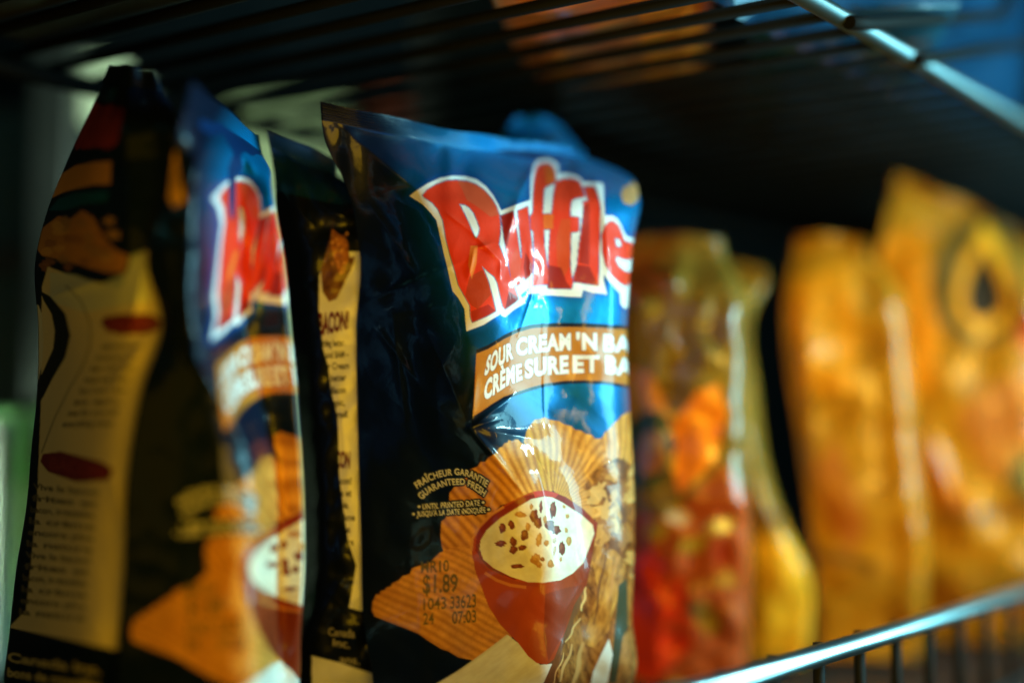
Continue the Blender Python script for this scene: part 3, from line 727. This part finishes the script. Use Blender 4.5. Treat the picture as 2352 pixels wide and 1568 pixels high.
a4.blob(2370, 1090, 55, 60, (.06,.06,.012), 0, 1, .05)
a4.line([(2140,1178),(2240,1182),(2360,1176),(2500,1160)], 24, (.12,.045,.008), .9)
a4.line([(2000,1330),(2150,1350),(2300,1330),(2450,1290)], 22, (0.35,0.101,0.005), .7)
rows4 = [(440,500,620,2050,2220,2480,2500,.772,.774,.776,.79), (530,570,680,2030,2225,2600,2620,.764,.757,.765,.80), (630,660,740,2008,2230,2680,2700,.760,.750,.763,.81), (800,810,850,1998,2240,2700,2720,.758,.745,.762,.82),
         (1000,1000,1010,2008,2250,2700,2720,.758,.745,.762,.82), (1200,1200,1200,2045,2260,2700,2720,.760,.747,.762,.82), (1380,1370,1360,2085,2265,2680,2700,.765,.756,.768,.81), (1470,1475,1478,2090,2260,2600,2620,.778,.778,.780,.79)]
bag('snack_bag', 'bright yellow snack bag with a black drop emblem at the right edge', YG, rows4, (398,462,590,2056,2215,2450,2470,.772,.774,.776,.79), a4,
    [(2080,430,2180,470,20,.003),(2190,478,2290,570,34,.0065),(2290,570,2400,770,36,.0075),(2120,960,2200,1180,18,.004),(2000,780,2120,960,18,.003)], amp=.0019, wl=170, step=4.5, seed=21, bul=(.003, .004), back=.8, m=FILMY, back_col=YEL, ext=(60, 160))
a3 = yart(1740, 2160)
a3.poly([(1820,640),(1960,600),(1970,900),(1840,900)], (0.593,0.219,0.00456))
a3.poly([(1870,1080),(1920,1000),(1990,1200),(1960,1280),(1900,1200)], (0.3,0.072,0.006), .8)
a3.line([(1850,1268),(1930,1282),(2010,1300)], 26, (.10,.035,.006), .9)
a3.blob(1900, 760, 34, 90, (0.502,0.208,0.0076), 0, .8, .1)
rows3 = [(590,580,590,1822,1890,1990,1996,0.715,0.713,0.712,0.715), (650,640,650,1806,1900,2050,2056,0.707,0.703,0.707,0.735), (780,780,780,1804,1910,2080,2086,0.703,0.697,0.703,0.745), (1000,1000,1000,1834,1930,2100,2106,0.703,0.696,0.703,0.745),
         (1200,1200,1200,1862,1950,2120,2126,0.703,0.697,0.703,0.745), (1330,1330,1330,1875,1960,2125,2130,0.707,0.703,0.706,0.738), (1508,1511,1514,1880,1960,2100,2106,0.715,0.713,0.712,0.715)]
bag('snack_bag', 'narrow yellow snack bag left of the one with the drop emblem', YG, rows3, (545,535,550,1828,1890,1985,1990,0.715,0.713,0.712,0.715), a3,
    [(1850,700,1870,1100,18,.004)], amp=.0019, wl=150, step=5, seed=22, bul=(.002, .003), back=.8, m=FILMY, back_col=YEL, ext=(30, 60))
a2 = yart(1600, 1960, (0.319,0.167,0.00912))
a2.poly([(1600,600),(1900,600),(1900,1180),(1780,1180),(1700,1000),(1600,900)], (.22,.13,.012))
a2.poly([(1730,1240),(1860,1220),(1880,1500),(1730,1500)], (0.623,0.319,0.00912))
a2.line([(1690,1180),(1790,1190)], 26, (.10,.035,.006), .9)
rows2 = [(640,640,650,1640,1690,1760,1764,0.702,0.6986,0.6953,0.6986), (720,720,720,1640,1680,1725,1730,0.6953,0.6851,0.6885,0.7155), (900,900,900,1650,1690,1735,1740,0.6919,0.6784,0.6851,0.7155), (1080,1080,1080,1665,1710,1760,1765,0.6885,0.675,0.6818,0.7155),
         (1200,1200,1200,1680,1740,1800,1805,0.6885,0.675,0.6818,0.7155), (1310,1310,1310,1700,1770,1850,1855,0.6919,0.6818,0.6851,0.7088), (1525,1528,1530,1710,1780,1850,1855,0.6986,0.6953,0.6953,0.6986)]
bag('snack_bag', 'olive yellow snack bag behind the dark gap, partly hidden by the red one', YG, rows2, (600,600,610,1645,1690,1750,1754,0.702,0.6986,0.6953,0.6986), a2,
    [(1700,900,1760,1200,16,.004)], amp=.0018, wl=130, step=6, seed=23, bul=(.003, .006), back=.8, m=FILMY, back_col=OLV, ext=(25, 50))
a1 = yart(1360, 1860, (.17, .10, .010))
a1.poly([(1400,830),(1500,860),(1560,1000),(1400,960)], (0.547,0.19,0.0228))
a1.poly([(1555,960),(1600,900),(1650,880),(1672,950),(1640,1060),(1560,1140),(1540,1050)], ORG)
a1.poly([(1540,1190),(1660,1060),(1730,1150),(1760,1700),(1380,1700),(1380,1160)], (.36,.07,.012))
a1.blob(1490, 1035, 62, 92, (.03,.05,.025), .1, 1, .03, 30); a1.blob(1497, 1040, 34, 52, (0.319,0.122,0.0456), .1, 1, .1); a1.blob(1500, 1020, 16, 20, (0.38,0.228,0.0912), .1, .9, .1)
a1.poly([(1380,1290),(1500,1260),(1570,1330),(1590,1480),(1470,1600),(1380,1600)], (.80,.05,.006))
for x, y, rx, ry, c in ((1560,1190,26,18,(0.494,0.38,0.228)),(1590,1250,34,18,(0.38,0.289,0.0304)),(1540,1330,22,30,(0.57,0.076,0.0076)),(1510,1220,26,26,(.35,.24,.03)),(1650,1210,38,20,(0.418,0.274,0.038)),(1660,1270,24,26,(.35,.04,.01)),(1640,1340,50,14,(0.456,0.182,0.0228)),(1625,1420,26,38,(0.38,0.274,0.0228)),(1560,1440,34,20,(0.547,0.0608,0.0076)),(1475,1330,26,38,(0.456,0.0228,0.00608)),(1600,1400,36,12,(.10,.07,.02)),(1670,1330,26,18,(0.471,0.228,0.0228))):
    a1.blob(x, y, rx, ry, c, rng.uniform(-.6, .3), .9, .15)
rows1 = [(600,580,590,1430,1550,1660,1668,0.6499,0.6399,0.6432,0.6466), (660,650,650,1420,1560,1700,1708,0.6399,0.6231,0.6298,0.6633), (800,800,800,1415,1560,1712,1716,0.6365,0.6164,0.6231,0.67), (1000,1000,1000,1415,1565,1716,1720,0.6365,0.6151,0.6231,0.67),
         (1200,1200,1200,1415,1580,1722,1726,0.6365,0.6151,0.6231,0.67), (1340,1340,1340,1420,1580,1722,1726,0.6399,0.6231,0.6298,0.6633), (1566,1572,1570,1430,1570,1710,1716,0.6466,0.6412,0.6432,0.6466)]
bag('snack_bag', 'blurred snack bag with red vegetables and an orange patch, right beside the sharp blue bag', YG, rows1, (545,535,545,1440,1550,1650,1658,0.6499,0.6399,0.6432,0.6466), a1,
    [(1540,615,1552,660,20,.007),(1462,690,1476,725,20,.007),(1530,745,1545,765,14,.004),(1520,760,1560,800,10,.004)], amp=.0018, wl=120, step=5, seed=24, bul=(.008, .008), back=.8, m=FILMG, back_col=OLV, ext=(30, 60))

# ------------------------------------------------------------------ lower shelf: wire basket front
TH = math.atan(2404 * F); D = np.array([math.sin(TH), math.cos(TH), 0]); N = np.array([-math.cos(TH), math.sin(TH), 0])
def hit_z(x, y, z):
    r = pt(x, y, 1.0) - CAM; return CAM + r * ((z - CAM[2]) / r[2])
RZ = .043
rp = hit_z(1900, 1498, RZ)
rail0 = rp + D * -.75; rail1 = rp + D * 1.3
bk = empty('wire_basket', (rp[0], rp[1], 0), 'wire basket front with a shiny chrome rail along the lower right', 'wire basket')
def local(o): return np.array(o.location)
m_ = MB(); m_.tube([rail0 - local(bk), rail1 - local(bk)], .0037, 24); m_.build('rail', CHROME, bk)
m_ = MB(); m_.tube([rail0 - local(bk) + N * 0 + [0, 0, -.038], rail1 - local(bk) + [0, 0, -.038]], .002, 12); m_.build('lower_rail', DARKW, bk)
w = MB(); w.tube([(0, 0, -.043), (0, 0, .0022)], .0021, 10)
wme = None
for i in range(-20, 36):
    p = rp + D * (i * .0355 + .006) + N * .0058 - local(bk)
    if wme is None:
        o = w.build('wire', DARKW, bk); wme = o.data
    else:
        o = bpy.data.objects.new('wire', wme); COL.objects.link(o); o.parent = bk
    o.location = Vector(p) + Vector((0, 0, 0))
# shelf plate the bags stand on
pl = MB(); pc = rp + N * .36 + D * .25
pl.box((pc[0], pc[1], -.006), tuple(D * 1.1), tuple(N * .37), (0, 0, .005))
tag(pl.build('shelf_plate', STEEL, None, False), 'dark metal shelf plate under the standing bags', 'shelf')

# ------------------------------------------------------------------ upper wire shelf
r2 = pt(2100, 137, 1.0) - CAM
nn = N
tt = np.dot(rp - CAM, nn) / np.dot(r2, nn); tp = CAM + r2 * tt; TZ = float(tp[2])
us = empty('wire_shelf', (tp[0], tp[1], TZ), 'wire shelf overhead with a chrome front rail', 'wire shelf')
L0 = lambda p: np.asarray(p) - local(us)
m_ = MB(); m_.tube([L0(tp + D * -.55), L0(tp + D * 1.3)], .0035, 20); m_.build('front_rail', SATIN, us)
m_ = MB(); m_.tube([L0(tp + D * -.55 + N * .292 + [0, 0, -.004]), L0(tp + D * 1.3 + N * .292 + [0, 0, -.004])], .004, 14); m_.build('cross_bar', DARKW, us)
wme = None
for i in range(-20, 46):
    a = tp + D * (i * .024) + [0, 0, .002]
    if wme is None:
        m_ = MB(); m_.tube([(0, 0, 0), tuple(N * .30)], .0024, 8)
        o = m_.build('wire', DARKW, us); wme = o.data
    else:
        o = bpy.data.objects.new('wire', wme); COL.objects.link(o); o.parent = us
    o.location = Vector(L0(a))
# bags lying on the upper shelf, seen from below through the wires
def pillow(name, label, cat, group, c, u, v, w, colr, seed):
    """soft pack: half axes u, v and half thickness w"""
    c, u, v, w = [np.array(q, float) for q in (c, u, v, w)]
    n = 40; a = np.linspace(-1, 1, n); X, Y = np.meshgrid(a, a)
    hh = (np.clip(1 - X ** 4, 0, 1) * np.clip(1 - Y ** 4, 0, 1)) ** .6
    wv = .10 * np.sin(X * 9 + seed) * np.sin(Y * 7 + 2 * seed) * hh
    top = X[..., None] * u + Y[..., None] * v + w * (hh + wv)[..., None]
    bot = X[..., None] * u + Y[..., None] * v - w * (hh + wv * .5)[..., None]
    V = np.concatenate([top.reshape(-1, 3), bot.reshape(-1, 3)]); I = np.arange(n * n).reshape(n, n)
    q = np.stack([I[:-1, :-1], I[:-1, 1:], I[1:, 1:], I[1:, :-1]], -1).reshape(-1, 4)
    me = mesh_np('body', V, np.concatenate([q, q[:, ::-1] + n * n]))
    cc_ = np.empty((n, n, 3)); cc_[:] = colr
    k = (np.abs(X) < .55) & (np.abs(Y) < .35); cc_[k] = np.array(colr) * .6 + .03
    full = np.concatenate([np.concatenate([cc_.reshape(-1, 3)] * 2), np.full((2 * n * n, 1), .1)], 1).astype(np.float32)
    me.color_attributes.new('print', 'FLOAT_COLOR', 'POINT').data.foreach_set('color', full.ravel())
    root = empty(name, c, label, cat, group); link('body', me, FILMY, root)
    sm = mat('seal_film', tuple(np.array(colr) * .8), .35, coat=.4)
    for s_ in (-1, 1):
        m_ = MB(); m_.box(tuple(u * s_ * 1.04), tuple(u * .05), tuple(v * .98), tuple(w / np.linalg.norm(w) * .0006))
        m_.build('end_seal', sm, root)
    return root
UG = 'bags on the wire shelf overhead'
def up(dd, nn_, z): return tp + D * dd + N * nn_ + np.array([0, 0, z])
e1 = D * .873 + N * .488; e2 = -D * .488 + N * .873; ZZ = np.array([0, 0, 1.0])
pillow('lying_bag', 'orange bag lying on the overhead wire shelf, at the top centre', 'snack bag', UG, up(-.062, .108, .0265), e1 * .092, e2 * .044, ZZ * .020, (.85, .25, .02), 2)
pillow('lying_bag', 'dim teal bag lying between the orange bag and the chrome rail overhead', 'snack bag', UG, up(.10, .082, .0225), e1 * .115, e2 * .042, ZZ * .016, (.008, .07, .12), 3)
pillow('standing_bag', 'blue bag standing behind the wire guard at the top right corner', 'snack bag', UG, up(.09, .040, .104), D * .17, ZZ * .098, -N * .026, (.002, .035, .09), 5)
def crate(label, dd, nn_, a, b, h):
    root = empty('dark_crate', up(dd, nn_, .005), label, 'crate', 'dark crates on the wire shelf overhead')
    q = MB(); q.box((0, 0, h), tuple(D * a), tuple(N * b), (0, 0, h)); q.build('box', STEEL, root, False, .004)
    q = MB(); q.box((0, 0, 2 * h + .004), tuple(D * a * 1.02), tuple(N * b * 1.02), (0, 0, .0035)); q.build('lid', STEEL, root, False, .001)
crate('long dark crate on the overhead wire shelf, above the left bags', -.40, .155, .20, .13, .06)
crate('dark crate at the back of the overhead wire shelf, above the yellow bags', .44, .235, .42, .05, .06)
gd = MB()
def onplane(x, y, off=-.004):
    r_ = pt(x, y, 1.0) - CAM; q0 = tp + N * off
    return CAM + r_ * (np.dot(q0 - CAM, N) / np.dot(r_, N)) - local(us)
for P_ in ([(1950,52),(1990,55),(2120,48),(2240,38),(2285,34),(2305,26),(2314,8),(2318,-20),(2320,-90)], [(2105,138),(2130,134),(2180,127),(2230,118),(2345,104),(2380,96),(2400,70),(2410,-60)]):
    gd.tube([onplane(*q) for q in P_], .0026, 10)
gd.build('wire_guard', DARKW, us)

# ------------------------------------------------------------------ things behind
WG = mat('store_wall', (.008, .010, .011), .7, var=.4, scale=4, bump=.1)
m_ = MB(); bc = rp + N * .95 + D * .3
m_.box((bc[0], bc[1], .3), tuple(D * 2.5), tuple(N * .02), (0, 0, 1.3)); tag(m_.build('back_wall', WG, None, False), kind='structure')
m_ = MB(); m_.box((0, 1.5, -1.02), (4, 0, 0), (0, 4, 0), (0, 0, .02)); tag(m_.build('floor', WALLM, None, False), kind='structure')

def carton(label, px0, px1, py0, py1, Y, depth, col, lid=True, zbase=None):
    a = pt(px0, py1, Y); b_ = pt(px1, py0, Y)
    wx = (b_[0] - a[0]) / 2; hz = (b_[2] - a[2]) / 2
    if zbase is not None: hz = (b_[2] - zbase) / 2
    root = empty('carton', ((a[0] + b_[0]) / 2, Y + depth / 2, b_[2] - 2 * hz), label, 'carton', 'cartons behind the bags')
    m = mat('carton_board', col, .6, var=.12, scale=30)
    q = MB(); q.box((0, 0, hz), (wx, 0, 0), (0, depth / 2, 0), (0, 0, hz)); q.build('box', m, root, False, .004)
    if lid:
        q = MB(); q.box((0, 0, 2 * hz + .004), (wx * 1.03, 0, 0), (0, depth / 2 * 1.03, 0), (0, 0, .0035)); q.build('lid', m, root, False, .002)
    return root
carton('pale green carton seen between the two blurred blue bags and the sharp one', 520, 790, 242, 1400, .98, .12, (.50, .62, .38), zbase=0.0)
carton('pale carton behind the top of the leftmost bag, standing on a dark one', 165, 262, 148, 286, .80, .08, (.55, .66, .52))
carton('dark carton under the pale one behind the leftmost bag', 150, 268, 305, 1300, .80, .09, (.012, .018, .018), zbase=0.0)
carton('bright green carton low at the left edge, topmost of its stack', -60, 66, 940, 1118, .72, .08, (.24, .52, .20), lid=False)
carton('white carton at the left edge, standing in front of the green one', -90, 8, 960, 1290, .69, .02, (.75, .8, .75), lid=False, zbase=0.0)
carton('pale green carton at the bottom of the stack at the left edge', -60, 70, 1140, 1290, .72, .08, (.45, .60, .36), zbase=0.0)
carton('dull red carton with its top above the sharp blue bag', 800, 935, 225, 1400, 1.08, .1, (.42, .08, .035), zbase=0.0)
carton('dark brown carton behind the red one', 940, 1040, 265, 1400, 1.12, .1, (.12, .035, .02), zbase=0.0)

q = MB(); p = pt(122, 700, .78)
up = empty('shelf_upright', (p[0], p[1], -.001), 'grey metal shelf upright at the left, behind the bag with the text panel', 'shelf post')
GREY = mat('grey_metal', (.02, .025, .026), .5, .1, var=.15)
q.box((0, 0, .27), (.011, 0, 0), (0, .012, 0), (0, 0, .27)); q.build('post', GREY, up, False, .002)
q = MB(); q.box((-.02, .02, .215), (.05, 0, 0), (0, .006, 0), (0, 0, .008)); q.build('bracket', STEEL, up, False, .002)
pz = pt(35, 500, .9)
m_ = MB(); m_.box((0, 0, .16), (.085, 0, 0), (0, .006, 0), (0, 0, .16))
sp = m_.build('side_panel', mat('teal_panel', (.012, .032, .036), .5, var=.3, scale=12), None, False); sp.location = (pz[0], pz[1], 0)
tag(sp, 'dim teal side panel of the shelf at the far left', 'panel')

# ------------------------------------------------------------------ light
wd = bpy.data.worlds.new('World'); S.world = wd; wd.use_nodes = True
wd.node_tree.nodes['Background'].inputs['Color'].default_value = (.35, .95, 1.0, 1)
wd.node_tree.nodes['Background'].inputs['Strength'].default_value = .016

def lamp(name, loc, aim, col, power, size, size_y=None):
    l = bpy.data.lights.new(name, 'AREA'); l.energy = power; l.color = col; l.size = size
    if size_y: l.shape = 'RECTANGLE'; l.size_y = size_y
    o = bpy.data.objects.new(name, l); COL.objects.link(o); o.location = loc
    o.rotation_euler = (Vector(aim) - Vector(loc)).to_track_quat('-Z', 'Y').to_euler()
    return o
lamp('cool_lamp', (.86, .46, .17), (.02, .52, .12), (.30, .88, 1.0), 11.0, .42, .38)
lamp('added_glint_lamp', (.60, .40, .37), (.03, .56, .20), (.45, .92, 1.0), 3.2, .04, .10)  # small unseen lamp, added for hot glints on the creases
lamp('amber_lamp', (.05, .15, -.005), (-.0, .45, .05), (1.0, .56, .015), 1.3, .24)
lamp('amber_lamp', (-.48, .22, .0), (-.1, .5, .05), (1.0, .56, .012), .14, .4)
o = lamp('amber_lamp', (.78, .02, .12), (.22, .74, .07), (1.0, .52, .03), .6, .3); o.data.spread = math.radians(36)
o = lamp('green_lamp', (-.15, .72, .25), (-.18, 1.0, .26), (.80, 1.0, .72), .4, .06)
o = lamp('green_lamp', (-.39, .60, .05), (-.25, .74, .06), (.72, 1.0, .70), .22, .04); o.data.spread = math.radians(60)
lamp('teal_fill', (-.50, .45, .42), (-.15, .48, .22), (.25, 1.0, .95), .06, .2)  # dim unseen fill, added to tint left-facing film teal

S.view_settings.view_transform = 'Standard'; S.view_settings.look = 'None'
S.view_settings.exposure = 0; S.view_settings.gamma = 1
S.render.engine = 'CYCLES'
S.cycles.use_denoising = True
S.cycles.max_bounces = 6; S.cycles.glossy_bounces = 3; S.cycles.diffuse_bounces = 3
